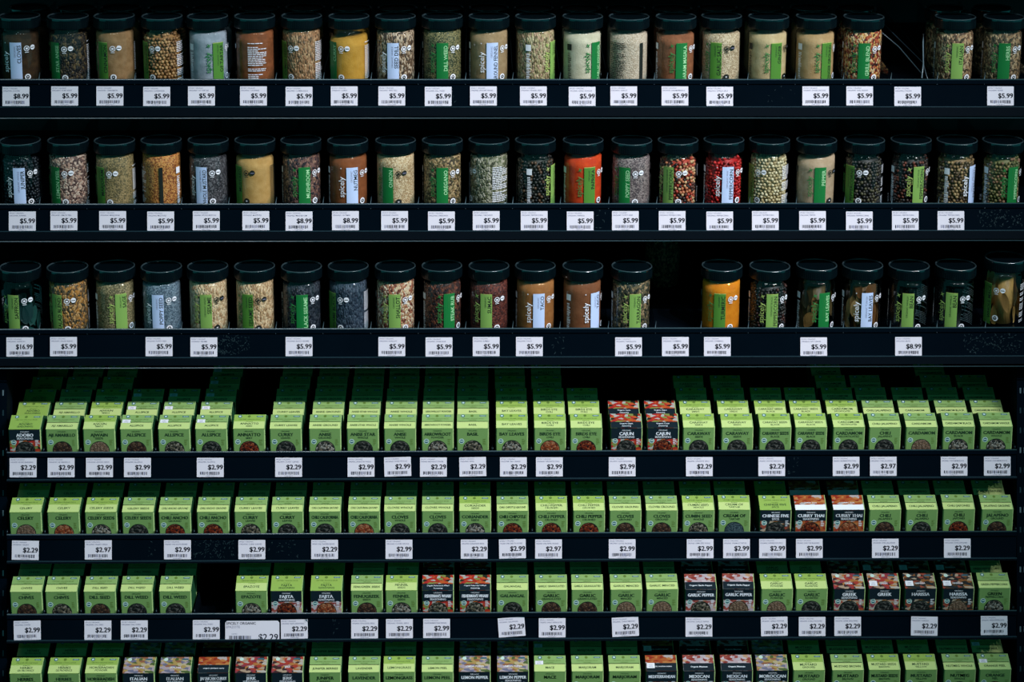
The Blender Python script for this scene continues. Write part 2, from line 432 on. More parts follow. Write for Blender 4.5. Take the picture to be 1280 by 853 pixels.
def wrap(s0, off):
    """label space (s along the wall, z up) to the jar's outside"""
    def fn(s, z):
        a = (s+s0)/JR; r = JR+off
        return (r*math.sin(a), -r*math.cos(a), z)
    return fn
def upright(fn, s):          # text that reads upward: u -> z, v -> -s
    return lambda u, v: fn(s-v, u)
def jar_label(band, s0, name, small, dark, seed):
    q = random.Random(seed)
    b = MB(); f1 = wrap(s0, .15); f2 = wrap(s0, .3); f3 = wrap(s0, .42)
    B = {'W': M_W, 'L': M_LG, 'G': M_G, 'M': M_MG}[band]
    logo = {'W': M_PRW, 'L': M_PRY, 'G': M_PRG, 'M': M_PRG}[band]
    ptxt = {'W': M_PRK, 'L': M_PRK, 'G': M_PRL, 'M': M_PRK}[band]
    small_m = {'W': M_INKG, 'L': C_TXT, 'G': M_PRG, 'M': C_TXT}[band]
    b.rect(f1, -7.4, 7.4, 3.5, 57.5, B, 8, 1)
    if band != 'W': b.rect(f2, -7.4, 7.4, 56.6, 57.5, M_PRY if band != 'G' else M_PRG, 8, 1)
    # brand word beside the band
    b.text(upright(f2, -10.4), 'spicely', 19, 0, 7.0, logo, .008, 34, 'l')
    if band != 'W':
        for k in range(4):
            a = k*math.pi/2+.5
            b.add([f2(-12.5+.9*math.cos(a+1.3), 56-2.2+.9*math.sin(a+1.3)), f2(-12.5+3.6*math.cos(a), 56-2.2+3.6*math.sin(a)), f2(-12.5+.9*math.cos(a-1.3), 56-2.2+.9*math.sin(a-1.3))], [(0,1,2)], logo)
        b.text(upright(f2, -8.3), 'organics', 34, 0, 1.7, logo, .0, 18, 'l')
    else:
        b.disc(f2, -14.2, 56.5, .8, logo, 8)
    # product name on the band
    b.text(upright(f2, 0.2), small, 54 if band != 'W' else 53, 0, 2.3, small_m, .0, 30, 'r')
    b.text(upright(f2, 6.4), name, 54, 0, 4.6, ptxt, .015, 46, 'r')
    pr = M_PRK if dark else M_PRW
    b.disc(f2, 14, 49.5, 3.6, pr, 18, r0=2.7); b.rect(f2, 12.6, 15.4, 48.2, 50.6, pr, 2, 1)
    b.disc(f2, 22, 50.3, 3.3, pr, 12); b.rect(f3, 19.6, 24.2, 49.6, 50.5, M_PRK if not dark else M_INKG, 3, 1)
    b.rect(f2, 11.6, 16.6, 44.2, 44.9, pr, 3, 1)
    b.disc(f2, 14, 13, 3.9, pr, 18); b.disc(f3, 14, 13, 2.3, M_PRK, 14); b.rect(f3, 13, 15, 12.6, 13.8, M_PRW, 2, 1)
    # back text block and barcode
    z = 56.0
    while z > 6:
        s = 47.0
        e = q.choice((70, 71, 69, 60, 66))
        if q.random() < .12: z -= 2.6; continue
        while s < e:
            l = q.uniform(2, 6); b.rect(f2, s, min(s+l, e), z, z+1.0, pr, 2, 1); s += l+.7
        z -= 2.3
    b.rect(f2, -41, -34, 47, 55, M_PRW if not dark else M_PRK, 4, 1)
    z = 8.0
    while z < 44:
        t = q.uniform(.5, 1.3); b.rect(f2, -40, -36 + q.choice((0, 1.5)), z, z+t, pr, 3, 1); z += t+q.uniform(.5, 1.3)
    b.rect(f1, -64, -59.5, 3.5, 57, M_PRK, 3, 1)
    return b

def srgb(r, g, b): return tuple((x/255/12.92 if x/255 <= .04045 else ((x/255+.055)/1.055)**2.4)*.78 for x in (r, g, b))
S = srgb
# (centre px, band kind, band centre px or arc 'a..', name, small line, contents kind, colours, fill top, slope, dark print, words for the label)
ROW1 = [
 (28,'W',26.5,'CLOVES','ORGANIC','powder',[S(52,36,22),S(80,56,34)],63,0,0,'dark brown ground spice'),
 (88,'G',73.5,'STAR ANISE','ORGANIC','flake',[S(30,28,28),S(62,50,40),S(110,90,60),S(20,20,22)],64,0,0,'broken dark brown star anise'),
 (146,'M',133,'CINNAMON','ORGANIC','powder',[S(150,112,72),S(178,138,96)],66,0,0,'light brown powder'),
 (205,'M',184,'CORIANDER','ORGANIC','pebble',[S(176,128,76),S(205,158,104),S(150,104,60)],68,0,0,'round tan coriander seeds'),
 (262,'M',277,'OF TARTAR','ORGANIC CREAM','powder',[S(150,160,170),S(178,186,198)],66,0,0,'white powder'),
 (320,'G','a-54','CAYENNE','ORGANIC','powder',[S(128,72,40),S(160,92,54)],66,.05,0,'reddish brown powder'),
 (378,'M',356,'CUMIN SEEDS','ORGANIC','seed',[S(160,120,84),S(200,160,118),S(110,84,58),S(180,130,90)],68,0,0,'long brown cumin seeds'),
 (437,'G',417,'CURRY','ORGANIC','powder',[S(200,146,50),S(216,162,66)],60,.10,0,'mustard yellow powder'),
 (495,'W',492.5,'SEED DILL','ORGANIC WHOLE','seed',[S(190,160,130),S(120,90,66),S(80,62,50),S(215,188,160)],68,0,0,'flat brown dill seeds'),
 (553,'G',553.5,'DILL WEED','ORGANIC','fine',[S(96,94,60),S(134,124,80),S(60,66,42),S(150,140,96)],68,0,0,'fine olive green dill weed'),
 (611,'W',615.5,'GROUND FENNEL','ORGANIC','powder',[S(164,134,96),S(184,154,116)],66,.08,0,'beige brown powder'),
 (669,'L',691.5,'FENNEL SEED','ORGANIC','seed',[S(178,162,116),S(214,196,152),S(120,104,70),S(196,160,128)],68,0,0,'long beige fennel seeds'),
 (727,'G',744.5,'GARLIC POWDER','ORGANIC','powder',[S(212,202,172),S(232,222,194)],65,0,1,'cream powder'),
 (785,'L','a78','GARLIC','ORGANIC','fine',[S(216,196,172),S(200,178,152),S(228,208,184)],65,0,1,'pinkish cream granules'),
 (843,'G',849.5,'GARAM MASALA','ORGANIC','powder',[S(140,84,54),S(166,104,70)],64,0,0,'reddish brown ground spice'),
 (900,'M',891,'GARLIC SALT','ORGANIC','fine',[S(206,182,146),S(226,204,170),S(184,158,124)],65,0,1,'sandy coloured granules'),
 (958,'M',967,'GINGER','ORGANIC','powder',[S(204,176,128),S(222,196,150)],65,0,1,'pale tan powder'),
 (1017,'M',1029.5,'GINGER GROUND','ORGANIC','powder',[S(190,152,102),S(208,172,124)],64,.02,0,'golden tan powder'),
 (1076,'G',1074.5,'GRILL BLEND','ORGANIC','flake',[S(190,90,50),S(222,170,96),S(150,50,34),S(60,30,24),S(236,200,150)],68,.04,0,'red and orange coarse flakes'),
 (1190,'L',1190,'ITALIAN','ORGANIC','flake',[S(190,150,110),S(120,84,60),S(214,180,140),S(90,70,50)],66,0,0,'coarse pinkish brown flakes'),
 (1250,'G',1247.5,'HERBS','ORGANIC','flake',[S(170,134,96),S(104,80,58),S(204,170,130),S(84,70,50)],66,0,0,'coarse brown flakes'),
]
ROW2 = [
 (29,'W',31,'JUNIPER','ORGANIC WHOLE','pebble',[S(24,34,42),S(38,46,56),S(16,20,28)],66,0,0,'blue black juniper berries'),
 (88,'G',74,'LEMON PEEL','ORGANIC','grain',[S(190,150,130),S(120,92,84),S(220,190,170),S(84,60,56)],68,0,0,'pinkish brown granules'),
 (146,'M',129.5,'MARJORAM','ORGANIC','fine',[S(150,128,84),S(110,98,66),S(176,150,104)],67,0,0,'olive tan flakes'),
 (204,'L','a64','MUSTARD','ORGANIC','fine',[S(204,130,66),S(222,156,84),S(150,86,44)],69,0,0,'small orange mustard seeds'),
 (262,'W',255.5,'WHOLE MUSTARD','ORGANIC BROWN','fine',[S(60,58,62),S(110,108,112),S(36,36,42),S(84,80,84)],65,0,0,'small black brown mustard seeds'),
 (320,'M',300,'MUSTARD','ORGANIC','powder',[S(196,150,84),S(214,170,104)],64,0,1,'golden tan powder'),
 (378,'G',383.5,'MUSHROOM','ORGANIC','flake',[S(130,90,80),S(90,60,56),S(160,120,100),S(50,44,50)],66,.03,0,'chunky brown dried pieces'),
 (436,'W',442.5,'NUTMEG','ORGANIC','powder',[S(136,74,38),S(154,88,50)],66,0,0,'reddish brown nutmeg powder'),
 (495,'G',485.5,'ONION','ORGANIC','fine',[S(214,182,138),S(232,206,166),S(186,152,110)],68,.03,1,'cream coloured onion granules'),
 (553,'G',553.5,'OREGANO','ORGANIC','grain',[S(150,120,80),S(96,84,50),S(190,160,116),S(70,56,40)],67,.03,0,'brown green oregano flakes'),
 (611,'W','a112','OREGANO','ORGANIC','flake',[S(160,156,130),S(110,112,80),S(190,180,160),S(78,80,60)],67,.02,0,'grey green dried leaf flakes'),
 (669,'L',692,'PEPPERCORN','ORGANIC BLACK','pebble',[S(44,48,42),S(64,62,54),S(28,30,30),S(96,70,50)],67,0,0,'black peppercorns'),
 (728,'M',736,'PAPRIKA','ORGANIC','powder',[S(206,58,20),S(230,78,30)],66,.06,0,'bright orange red powder'),
 (788,'G',778,'POPPY SEED','ORGANIC','fine',[S(130,114,112),S(90,78,80),S(160,144,140)],66,0,0,'tiny grey brown seeds'),
 (846,'L',832,'PEPPERCORN','ORGANIC RAINBOW','pebble',[S(190,70,50),S(220,180,130),S(50,40,36),S(200,120,80),S(90,50,40)],67,.1,0,'mixed red and cream peppercorns'),
 (903,'W',906.5,'PEPPERCORN','ORGANIC PINK','pebble',[S(190,20,24),S(220,40,36),S(150,14,20)],68,.1,0,'bright red pink peppercorns'),
 (959,'L','a-31','PEPPERCORN','ORGANIC WHITE','pebble',[S(214,196,150),S(228,214,174),S(190,168,120)],69,.1,0,'round cream white peppercorns'),
 (1018,'G',1020.5,'PEPPER','ORGANIC WHITE','powder',[S(186,156,124),S(204,176,146)],65,.09,1,'pinkish beige powder'),
 (1077,'M',1057,'PEPPERCORNS','ORGANIC BLACK','pebble',[S(52,48,46),S(72,66,56),S(34,32,34),S(90,84,60)],68,0,0,'dark grey peppercorns'),
 (1135,'L',1142.5,'PEPPERCORN','ORGANIC FOUR','pebble',[S(46,42,40),S(66,50,44),S(30,28,32),S(120,60,44)],68,.1,0,'dark peppercorns with reddish specks'),
 (1192,'W',1211,'PEPPERCORN','ORGANIC SZECHUAN','pebble',[S(150,120,80),S(100,80,56),S(180,150,104),S(70,56,44)],68,.1,0,'brown and tan peppercorns'),
 (1249,'G',1259.5,'PEPPERCORN','ORGANIC GREEN','pebble',[S(120,116,66),S(160,140,90),S(90,90,50),S(150,110,80)],68,.1,0,'greenish peppercorns'),
]
ROW3 = [
 (29,'L',23.5,'SAFFRON','ORGANIC','leaf',[S(20,60,60),S(30,80,74)],44,0,0,'sparse dark teal leaves'),
 (88,'L',76.5,'SALAD BLEND','ORGANIC','flake',[S(190,130,60),S(120,90,60),S(210,160,100),S(80,70,50)],68,0,0,'orange brown flakes'),
 (146,'L',157,'SAGE','ORGANIC','fine',[S(140,126,88),S(104,96,66),S(170,152,112)],66,0,0,'fine olive brown flakes'),
 (204,'W',202,'POPPY SEED','ORGANIC','fine',[S(104,124,140),S(74,92,108),S(134,152,166)],66,0,0,'blue grey poppy seeds'),
 (262,'L',261.5,'SESAME','ORGANIC WHITE','seed',[S(226,194,150),S(240,212,172),S(190,150,110)],68,0,1,'cream sesame seeds'),
 (320,'M',312.5,'SESAME SEED','ORGANIC','seed',[S(224,186,140),S(240,208,166),S(180,140,100)],68,0,1,'cream sesame seeds'),
 (378,'G',380.5,'BLACK SESAME','ORGANIC','seed',[S(20,26,36),S(34,42,54),S(60,66,76)],66,0,0,'near black seeds'),
 (436,'M',416,'SESAME BLACK','ORGANIC','seed',[S(36,48,64),S(52,66,84),S(74,88,104)],68,0,0,'blue black seeds'),
 (495,'L',494.5,'SHALLOT','ORGANIC','flake',[S(230,200,160),S(180,110,80),S(240,216,186),S(200,150,110),S(130,70,56)],68,.03,0,'cream and pink shallot pieces'),
 (553,'G',562.5,'STEAK RUB','ORGANIC','flake',[S(90,50,36),S(60,36,32),S(130,70,50),S(40,30,34)],66,0,0,'dark red brown coarse spice'),
 (611,'L',607.5,'SUMAC','ORGANIC','grain',[S(96,44,36),S(70,34,32),S(120,60,48)],66,.03,0,'dark red granules'),
 (669,'W',673,'TACO','ORGANIC','powder',[S(156,98,50),S(176,116,64)],67,0,0,'orange brown taco seasoning'),
 (727,'W',743.5,'TACO','ORGANIC','powder',[S(126,74,44),S(142,88,56)],67,0,0,'chestnut brown taco seasoning'),
 (788,'L',792,'TARRAGON','ORGANIC','flake',[S(110,96,66),S(60,60,44),S(170,140,104),S(40,44,36)],68,.02,0,'dark olive tarragon leaves'),
 (900,'M',896,'TURMERIC','ORGANIC','powder',[S(222,126,16),S(238,146,28)],67,.05,0,'bright orange turmeric'),
 (959,'L',961,'PEPPERCORN','ORGANIC BLACK','pebble',[S(36,38,38),S(52,50,46),S(24,26,28),S(70,40,34)],67,0,0,'black peppercorns'),
 (1018,'G',1026,'BAY LEAVES','ORGANIC TURKISH','leaf',[S(90,76,44),S(150,110,60),S(60,56,34)],66,0,0,'olive brown bay leaves'),
 (1075,'W',1078.5,'BAY LEAVES','ORGANIC TURKISH','leaf',[S(150,110,60),S(190,150,96),S(110,72,36)],67,0,0,'light brown bay leaves'),
 (1133,'L',1128.5,'BEAN','ORGANIC VANILLA','vial',[1],66,0,0,'dark vanilla pods'),
 (1190,'L',1182,'BEAN','ORGANIC VANILLA','vial',[1],66,0,0,'dark vanilla pods'),
 (1252,'M',1229,'WHOLE MACE','ORGANIC','leaf',[S(190,150,84),S(150,112,60),S(220,180,110)],66,0,0,'large golden brown curled leaves'),
]
YB = 47.0
def jar_floor(py):      # height of the sloping floor under the jar axis, from the pixel row of the lid's front rim
    fy = YB - 26*math.cos(T) - 87.5*math.sin(T); fz = -26*math.sin(T) + 87.5*math.cos(T)
    return P(620, py, fy*.001).z*1000 - fz
GRP_S = {'jar_rows': ['top', 'middle', 'bottom']}
SHELF_WORD = ['top jar shelf', 'middle jar shelf', 'lowest jar shelf']
RIM = [25.2, 181.5, 340.3]
jar_protos = {}
BANDW = {'W': 'white', 'L': 'light green', 'G': 'dark green', 'M': 'mid green'}
for ri, row in enumerate((ROW1, ROW2, ROW3)):
    zb = jar_floor(RIM[ri])
    for ji, (cx, band, bp, name, small, ct, cols, top, slope, dark, words) in enumerate(row):
        q = random.Random(ri*100+ji)
        dy = q.uniform(-1.5, 2.5); lift = 0
        if ri == 2 and ji == 20: dy, lift = 6, 8.0
        if ri == 0 and ji >= 19: dy = -1
        y = YB + dy
        x = P(cx, RIM[ri]+40, y*.001).x
        r = empty('spice_jar', (x, y*.001, (zb + dy*math.tan(T) + lift + .3)*.001)); tilt(r, 0)
        if isinstance(bp, str): s0 = float(bp[1:])
        else: s0 = math.asin(max(-.96, min(.96, (bp-cx)/24.9)))*JR
        link('glass_body', ME_BODY, r)
        o = link('lid', ME_LID, r); o.rotation_euler = (q.uniform(-.006,.006), q.uniform(-.006,.006), q.uniform(0, 6))
        cb = contents(ct, cols, top, slope, ri*100+ji, ('content', ri, ji)); o = cb.build('contents', r)
        if ct in ('pebble', 'leaf'): o['kind'] = 'stuff'
        jar_label(band, s0, name, small, dark, ri*100+ji).build('printed_label', r)
        nb = row[ji-1] if ji else row[1]
        lab = f"jar of {words}, {BANDW[band]} band, {SHELF_WORD[ri]}"
        if ri == 2 and ji in (4, 5): lab = ["glass jar of cream sesame seeds beside the blue grey poppy seeds", "glass jar of cream sesame seeds beside the near black seeds"][ji-4]
        if ri == 2 and ji in (18, 19): lab = ["vanilla pod jar beside the light brown bay leaves, lowest jar shelf", "vanilla pod jar beside the raised jar of golden curled leaves"][ji-18]
        tag(r, lab, 'jar', 'spice jars standing on the ' + SHELF_WORD[ri])
        jar_protos[(ri, ji)] = r
# jars waiting behind the first rank of the top shelf, only their lids showing
zb = jar_floor(RIM[0])
for ji, row in enumerate(ROW1):
    src = jar_protos[(0, ji)]
    r = src.copy(); C.objects.link(r)
    for ch in src.children:
        if ch.name.startswith('printed_label'): continue
        c = ch.copy(); C.objects.link(c); c.parent = r
    q = random.Random(500+ji)
    d = 53.5 + q.uniform(0, 5)
    r.location = src.location + Vector((q.uniform(-1,1)*.001, d*math.cos(T)*.001, d*math.sin(T)*.001))
    r['label'] = 'black jar lid just showing behind the front jars of the top shelf'
    r['group'] = 'second rank jars on the top shelf'
src = jar_protos[(2, 14)]
r = src.copy(); C.objects.link(r)
for ch in src.children:
    if ch.name.startswith('printed_label'): continue
    c = ch.copy(); C.objects.link(c); c.parent = r
    if ch.name.startswith('contents'): c.data = jar_protos[(2, 13)].children[[k.name.split('.')[0] for k in jar_protos[(2,13)].children].index('contents')].data
d = 190.0
r.location = (P(843, 380, .047).x, (YB+d*math.cos(T))*.001, (jar_floor(RIM[2])+d*math.sin(T))*.001)
r['label'] = 'dim jar standing far back in the empty lane beside the turmeric'; r['group'] = 'spice jars standing on the lowest jar shelf'

# jar shelves
def mids(cs, extra=()):
    m = [(a+b)/2 for a, b in zip(cs, cs[1:])]
    return [m[0]-(m[1]-m[0])] + m + [2*m[-1]-m[-2]] + list(extra)
jl = [28.5 + 58.1*k for k in range(22)]
jar_lines = [(99.5, 133.2, 145.5, 147.8), (255, 288.3, 299.5, 301.6), (411, 446, 456.5, 459.6)]
for ri in range(3):
    lip, cb_, bo, tl = jar_lines[ri]
    lane = [cx for cx in ([r_[0] for r_ in (ROW1, ROW2, ROW3)[ri]])]
    full = sorted(lane + {0: [1134], 1: [], 2: [843]}[ri])
    zf = jar_floor(RIM[ri]); yfr = 20.0
    # the floor plane passes under the jar axis at height zf: move to its front edge
    fz = zf - (YB - yfr)*math.tan(T)
    rr, cx_, Z_ = shelf('jar', lip, cb_, bo, mids(full), ['black shelf carrying the topmost row of spice jars', 'black shelf carrying the middle row of spice jars', 'black shelf carrying the lowest row of spice jars'][ri], fz, yfr, WX0, WX1, tl)
    for k, (a, b_, n) in enumerate(({0: [(540, 600, 14), (960, 1000, 8)], 1: [(1220, 1278, 90), (745, 765, 8)], 2: [(272, 312, 110), (1205, 1278, 120), (690, 705, 10)]}[ri])):
        residue(rr, cx_, Z_, a, b_, lip+8, cb_-3, n, ri*10+k)
# the shelf above the picture, whose underside shades the top row
shelf('jar', -55, -22, -9, [], 'black shelf above the topmost row of spice jars', P(620, -44).z*1000, 20, WX0, WX1)

# bent wires of the empty lane on the top shelf
r = empty('wire_pusher', (P(1151, 95, .03).x, .034, (jar_floor(RIM[0])+3)*.001))
tag(r, 'bent grey wire pusher in the empty lane of the top jar shelf', 'wire')
b = MB(); b.tube([(0, -10, 4), (1.5, -12, 22), (1, -14, 50), (1.5, -12, 60)], .9, M_WIRE, 6); b.tube([(2, -10, 22), (6, -8, 8), (9, -8, 0)], .5, M_WIRE, 5)
b.build('upright_wire', r)
b = MB(); b.tube([(0, -8, 10), (-25, 12, 44), (-50, 30, 68)], .7, M_RAIL2, 6); b.build('long_brace', r)
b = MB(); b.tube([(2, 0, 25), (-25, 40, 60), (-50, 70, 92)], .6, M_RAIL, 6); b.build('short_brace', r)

# ------------------------------------------------------------------ cartons
CW, CD, CH, RR_, RH = 40.0, 44.0, 52.0, 22.0, 10.0
PITCH = 44.6
SL = math.hypot(RR_, RH)
def roof_fn(off):
    n = Vector((0, -RH, RR_)).normalized()
    return lambda x, v: (x, v/SL*RR_ + n.y*off, CH + v/SL*RH + n.z*off)
def front_fn(off): return lambda x, z: (x, -off, z)
PHOTOS = {
 'redveg': [(.45,.04,.02),(.6,.12,.03),(.5,.5,.48),(.02,.03,.02),(.25,.3,.08),(.5,.03,.03)],
 'curry': [(.45,.10,.03),(.6,.25,.08),(.35,.04,.02),(.55,.5,.5),(.5,.14,.04)],
 'pale': [(.6,.45,.5),(.7,.6,.65),(.4,.1,.08),(.65,.4,.25),(.6,.55,.6),(.3,.05,.04)],
 'dark': [(.03,.03,.03),(.3,.12,.04),(.5,.4,.3),(.08,.05,.03),(.35,.08,.05),(.02,.03,.04)],
 'herb': [(.5,.35,.12),(.6,.5,.3),(.1,.15,.05),(.5,.4,.45),(.35,.15,.08),(.2,.2,.3)],
 'greek': [(.45,.06,.04),(.5,.2,.06),(.55,.5,.45),(.06,.03,.03),(.3,.05,.08),(.5,.35,.25)],
}
def photomat(k, sc_=300): return cellmat('food photograph', [tuple(x*.72 for x in c) for c in PHOTOS[k]], sc_, (.6,1,1.3), 0, .35, key=('photo', k))
WINC = {
 'bk': [(.012,.014,.014),(.05,.05,.045),(.02,.02,.02),(.12,.12,.11)], 'br': [(.06,.03,.02),(.14,.08,.05),(.03,.02,.018)],
 'rd': [(.22,.03,.012),(.10,.02,.012),(.35,.10,.04),(.03,.01,.01)], 'or': [(.35,.08,.03),(.45,.2,.1),(.16,.04,.02)],
 'tn': [(.24,.14,.09),(.14,.09,.06),(.35,.24,.17)], 'gr': [(.16,.14,.10),(.04,.04,.03),(.32,.29,.24),(.02,.02,.02)],
 'wh': [(.4,.38,.34),(.05,.05,.045),(.02,.022,.02),(.2,.17,.13)], 'bl': [(.05,.09,.11),(.09,.14,.16),(.03,.05,.07)],
}
def carton_parts(name, sub, style, win, photo, roof_t, stick):
    """meshes of one carton: body, top_panel, window (origin: middle of the base's front edge)"""
    q = random.Random(name+sub+style)
    b = MB(); W = CW/2; c = 1.1
    front = C_FRONT if not photo else photomat(photo)
    # front with chamfered upright edges
    b.rect(front_fn(0), -W+c, W-c, 0, CH, front)
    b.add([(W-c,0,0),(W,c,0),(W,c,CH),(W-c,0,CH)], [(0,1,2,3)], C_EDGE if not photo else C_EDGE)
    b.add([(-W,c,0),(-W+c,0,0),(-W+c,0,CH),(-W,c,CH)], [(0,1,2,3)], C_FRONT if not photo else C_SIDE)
    for s in (-1, 1):
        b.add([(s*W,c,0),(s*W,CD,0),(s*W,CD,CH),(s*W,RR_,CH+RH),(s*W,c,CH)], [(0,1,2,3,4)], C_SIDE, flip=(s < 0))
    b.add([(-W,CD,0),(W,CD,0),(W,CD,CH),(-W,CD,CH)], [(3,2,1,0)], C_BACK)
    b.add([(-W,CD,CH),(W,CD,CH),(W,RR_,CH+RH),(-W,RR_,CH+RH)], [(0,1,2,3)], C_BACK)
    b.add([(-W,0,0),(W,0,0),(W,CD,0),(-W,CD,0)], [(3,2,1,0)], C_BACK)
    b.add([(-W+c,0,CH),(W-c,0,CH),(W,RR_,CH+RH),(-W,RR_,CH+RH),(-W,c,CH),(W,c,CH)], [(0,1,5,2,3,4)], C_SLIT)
    # printing on the front
    f = front_fn(.12); f2 = front_fn(.24); tx = C_TXT
    if photo or style == 'hybrid':
        b.rect(f, -W+c, W-c, 37.5, CH, C_BLACK); tx = M_PRW
        if style == 'hybrid': pass
    b.text(f2, 'ORGANIC', 0, 48.2, 1.7, tx, .0, 16)
    b.text(f2, name, -.15, 42.6, 4.1, tx, .008, 33); b.text(f2, name, .25, 42.6, 4.1, tx, .008, 33)
    if sub: b.text(f2, sub, 0, 38.9, 2.6, tx, .012, 26)
    b.disc(f, -14, 35, 3.4, C_SEAL, 16); b.disc(f2, -14, 35, 2.5, C_BLUE, 14); b.rect(front_fn(.34), -16, -12, 34.6, 35.8, C_SEAL)
    for k in range(5): b.rect(f2, 12.5, 17-q.uniform(0,2), 30.5+k*1.7, 31.2+k*1.7, C_TXT2 if not photo else M_PRW)
    body = b.mesh('carton_body')
    # top panel
    t = MB(); th = .5; fr = roof_fn(th); frl = roof_fn(0)
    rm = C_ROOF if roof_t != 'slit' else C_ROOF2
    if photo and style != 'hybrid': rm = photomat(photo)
    def plate(v0, v1, m):
        hw = W-.2
        lo = [frl(-hw,v0), frl(hw,v0), frl(hw,v1), frl(-hw,v1)]; hi = [fr(-hw,v0), fr(hw,v0), fr(hw,v1), fr(-hw,v1)]
        t.add(lo+hi, [(3,2,1,0),(4,5,6,7),(0,1,5,4),(1,2,6,5),(2,3,7,6),(3,0,4,7)], m)
    fa = roof_fn(th+.1); fb = roof_fn(th+.2)
    if roof_t == 'slit':
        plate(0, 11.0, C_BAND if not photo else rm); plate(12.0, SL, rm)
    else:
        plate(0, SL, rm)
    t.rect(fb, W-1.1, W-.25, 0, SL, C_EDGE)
    if not photo or style == 'hybrid':
        t.disc(fa, -12.5, 21, 2.6, C_BLUE, 10); t.disc(fb, -12.5, 21, 1.5, C_SEAL, 8)
        t.rect(fa, 8.5, 16.5, 19.8, 22.0, C_BLUE); t.rect(fb, 9.5, 15.5, 20.6, 21.2, C_SEAL); t.disc(fa, -1, 21, 2.0, C_TXT2, 8)
        t.text(fb, 'CERTIFIED ORGANIC SPICES', 0, 15.3, 1.5, C_TXT2, .0, 30)
        if roof_t == 'slit':
            t.text(fb, 'ORGANIC', 0, 12.6, 1.5, C_TXT2, 0, 12)
            t.text(fb, (name+' '+sub).strip(), 0, 4.2, 3.0, C_TXT, .016, 33)
        else:
            t.rect(fa, -W+.4, W-1.2, .3, 12.5, C_BAND if style != 'hybrid' else C_ROOF)
            t.text(fb, 'ORGANIC', 0, 11.4, 1.4, C_TXT2, 0, 12)
            t.text(fb, name, 0, 7.0 if sub else 5.0, 3.3, C_TXT, .014, 31)
            if sub: t.text(fb, sub, 0, 3.2, 2.6, C_TXT, .014, 20)
    else:
        if photo in ('pale',):
            t.rect(fa, -W+.4, W-.4, 0, 11.5, C_BLACK); t.text(fb, 'Organic '+name.title(), 0, 5, 2.2, M_PRW, .02, 33)
        elif photo == 'redveg':
            t.rect(fa, -W+.4, W-.4, 0, 10, C_BLACK); t.text(fb, 'Organic '+name.title(), 0, 6.2, 2.0, M_PRW, .01, 28); t.text(fb, 'Seasoning', 0, 2.2, 2.0, M_PRW, .01, 32)
        elif photo == 'curry':
            if name.startswith('CURRY'):
                t.rect(fa, -W+.4, W-.4, 0, 8.5, M_PRW); t.text(fb, 'CURRY THAI', 0, 10.5, 2.0, M_PRW, .01, 24)
            else:
                t.rect(fa, -W+.4, W-.4, 0, 12, C_BLACK); t.text(fb, 'organic '+name.lower(), 0, 6, 2.0, M_PRW, .01, 28)
        else:
            t.disc(fa, -13, 20.5, 2.6, C_SEAL, 12); t.rect(fa, 7, 15, 19.5, 22, C_BLUE)
            t.text(fb, name, 0, 7, 2.4, M_PRW, .01, 28)
    if stick:
        t.rect(roof_fn(th+.35), -18.5, -8.5, 4 if photo else 10.2, 12 if photo else 15.8, C_STK)
        t.text(roof_fn(th+.42), 'ITEM', -13.5, 8 if photo else 13, 1.4, M_INKG, .0, 8); t.text(roof_fn(th+.42), 'PRICE', -13.5, 5.4 if photo else 10.8, 1.4, M_INKG, .0, 8)
    tp = t.mesh('top_panel')
    # window
    wn = MB(); n = 28; m = cellmat('spice behind film', [tuple(x*.6 for x in c) for c in WINC[win]], 480 if win not in ('tn','bl') else 700, (1,1,1), .7, .25, key=('win', win), dist=.001)
    ring = [(12.4*math.cos(2*math.pi*i/n), 24+12.4*math.sin(2*math.pi*i/n)) for i in range(n)]
    r2 = [(11.6*math.cos(2*math.pi*i/n), 24+11.6*math.sin(2*math.pi*i/n)) for i in range(n)]
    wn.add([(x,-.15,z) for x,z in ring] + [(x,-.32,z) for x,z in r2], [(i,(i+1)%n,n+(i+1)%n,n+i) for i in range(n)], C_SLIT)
    vs = [(x,-.3,z) for x,z in r2]
    for k in (.7, .35): vs += [(x*k, -.3-.9*(1-k), 24+(z-24)*k) for x,z in r2]
    vs.append((0,-1.3,24))
    fs = [(j*n+i, j*n+(i+1)%n, (j+1)*n+(i+1)%n, (j+1)*n+i) for j in range(2) for i in range(n)] + [(2*n+i, 2*n+(i+1)%n, 3*n) for i in range(n)]
    wn.add(vs, fs, m, True)
    return body, tp, wn.mesh('window')

